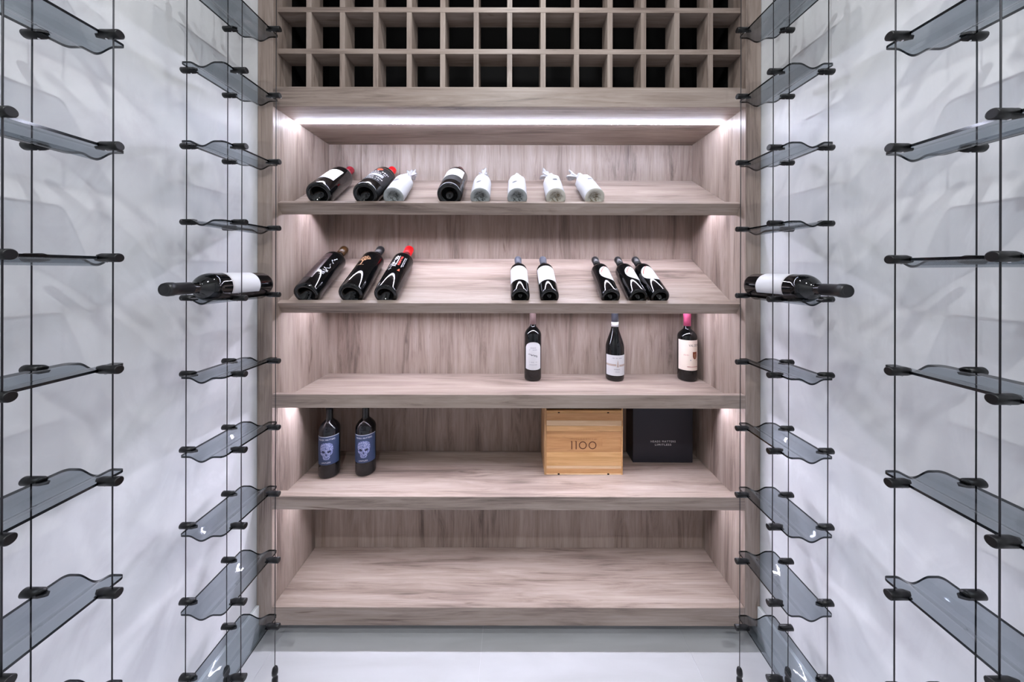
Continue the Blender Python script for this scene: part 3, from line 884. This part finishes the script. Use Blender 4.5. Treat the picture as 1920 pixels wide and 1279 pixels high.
def ring_poly(cx, cz_, r0, r1, n=40):
    out = []
    for k in range(n):
        a, b2 = 2 * PI * k / n, 2 * PI * (k + 1) / n
        out.append([(cx + r0 * math.cos(a), cz_ + r0 * math.sin(a)), (cx + r1 * math.cos(a), cz_ + r1 * math.sin(a)), (cx + r1 * math.cos(b2), cz_ + r1 * math.sin(b2)), (cx + r0 * math.cos(b2), cz_ + r0 * math.sin(b2))])
    return out
zmid = cy_(688); R1 = 67 / 9.135 * D / F
num = [[(cx_(p) - .0021, cy_(758)), (cx_(p) + .0021, cy_(758)), (cx_(p) + .0021, cy_(618)), (cx_(p) - .0021, cy_(618))] for p in (575, 649)]
num += [[(cx_(p) - .0042, cy_(624)), (cx_(p) + .0005, cy_(624)), (cx_(p) + .0005, cy_(616)), (cx_(p) - .0042, cy_(616))] for p in (575, 649)]
num += ring_poly(cx_(764), zmid, R1 - .0040, R1) + ring_poly(cx_(930), zmid, R1 - .0040, R1)
crp(flat_shapes('branded_number', num, M_burn, None, y=D + .0024, label='burnt number 1100'))
crp(text('branded_name', 'MILLECENTO', .0058, cx_(780), cy_(593), M_burn_soft, None, y=D + .0024, spacing=1.6, width=.109))
# shallow finger notch at the right
crp(box('finger_notch', cx_(1100), cx_(1415), D + .0023, D + .004, cy_(700), cy_(545), M_crate_tan))

D2 = 1.5106
bx0, bx1 = PX(1187.4, D2), PX(1299.7, D2)
bb = empty('black_gift_box', ((bx0 + bx1) / 2, D2 + .047, zb), 'black card gift box with white lettering, right of the wooden crate', 'box')
def bbp(o):
    o.parent = bb; o.matrix_parent_inverse = Matrix.Translation((-(bx0 + bx1) / 2, -(D2 + .047), -zb)); return o
bbp(box('box_body', bx0, bx1, D2, D2 + .0935, zb, zb + .255, M_boxblack, bevel=.0015))
bbp(box('box_lid', bx0 - .0012, bx1 + .0012, D2 - .0012, D2 + .0938, zb + .257, zb + .300, M_boxblack, bevel=.0015))
def tx(p): return PX(1190 + p / 17.4545, D2)
def tz(p): return PZ(800 + p / 17.45, D2)
bbp(text('box_lettering', 'HEADS MATTERS', .0085, tx(940), tz(505), M_white_ink, None, y=D2 - .0004, spacing=1.3, width=.113))
bbp(text('box_lettering', 'LIMITLESS', .0085, tx(940), tz(610), M_white_ink, None, y=D2 - .0004, spacing=1.3, width=.074))

# ---- one bottle on each back rack
def rack_bottle(s, label):
    r, H = 0.0385, 0.308
    zpl = CZ + (2.627 - 3) * P
    zz = lambda x: -0.0130 * (0.5 + 0.5 * math.cos(PI * x / .035)) if abs(x) < .035 else 0
    h = max(zz(k * .0005) + math.sqrt(r * r - (k * .0005) ** 2) for k in range(60)) + 0.0025 + 0.0004
    xm = s * (XR + XWS) / 2
    ax = Vector((0, -1, 0.0))
    ld = Vector((-s * math.sin(math.radians(50)), 0, math.cos(math.radians(50))))
    b = bottle((xm, 1.093, zpl + h), frame(ax, ld), r, H, label, M_darkfoil, hs=0.186, hn=0.232, rn=0.0148, cap_h=0.062, group='bottles on the cable racks')
    lathe('capsule_seal', [(.0152, H + .0003), (.0118, H + .0005), (.0112, H + .0002)], M_darkfoil, b, 28)
    lb = patch('label', r + .0004, -.047, .047, .060, .160, M_label, b, 26)
    flat_shapes('label_border', [[(-.046 + .092 * k / 20, .1565), (-.046 + .092 * (k + 1) / 20, .1565), (-.046 + .092 * (k + 1) / 20, .1577), (-.046 + .092 * k / 20, .1577)] for k in range(20)], M_stripe, lb, r + .0007)
rack_bottle(-1, 'dark bottle with white label and black capsule lying on the left cable rack')
rack_bottle(1, 'dark bottle with white label and black capsule lying on the right cable rack')
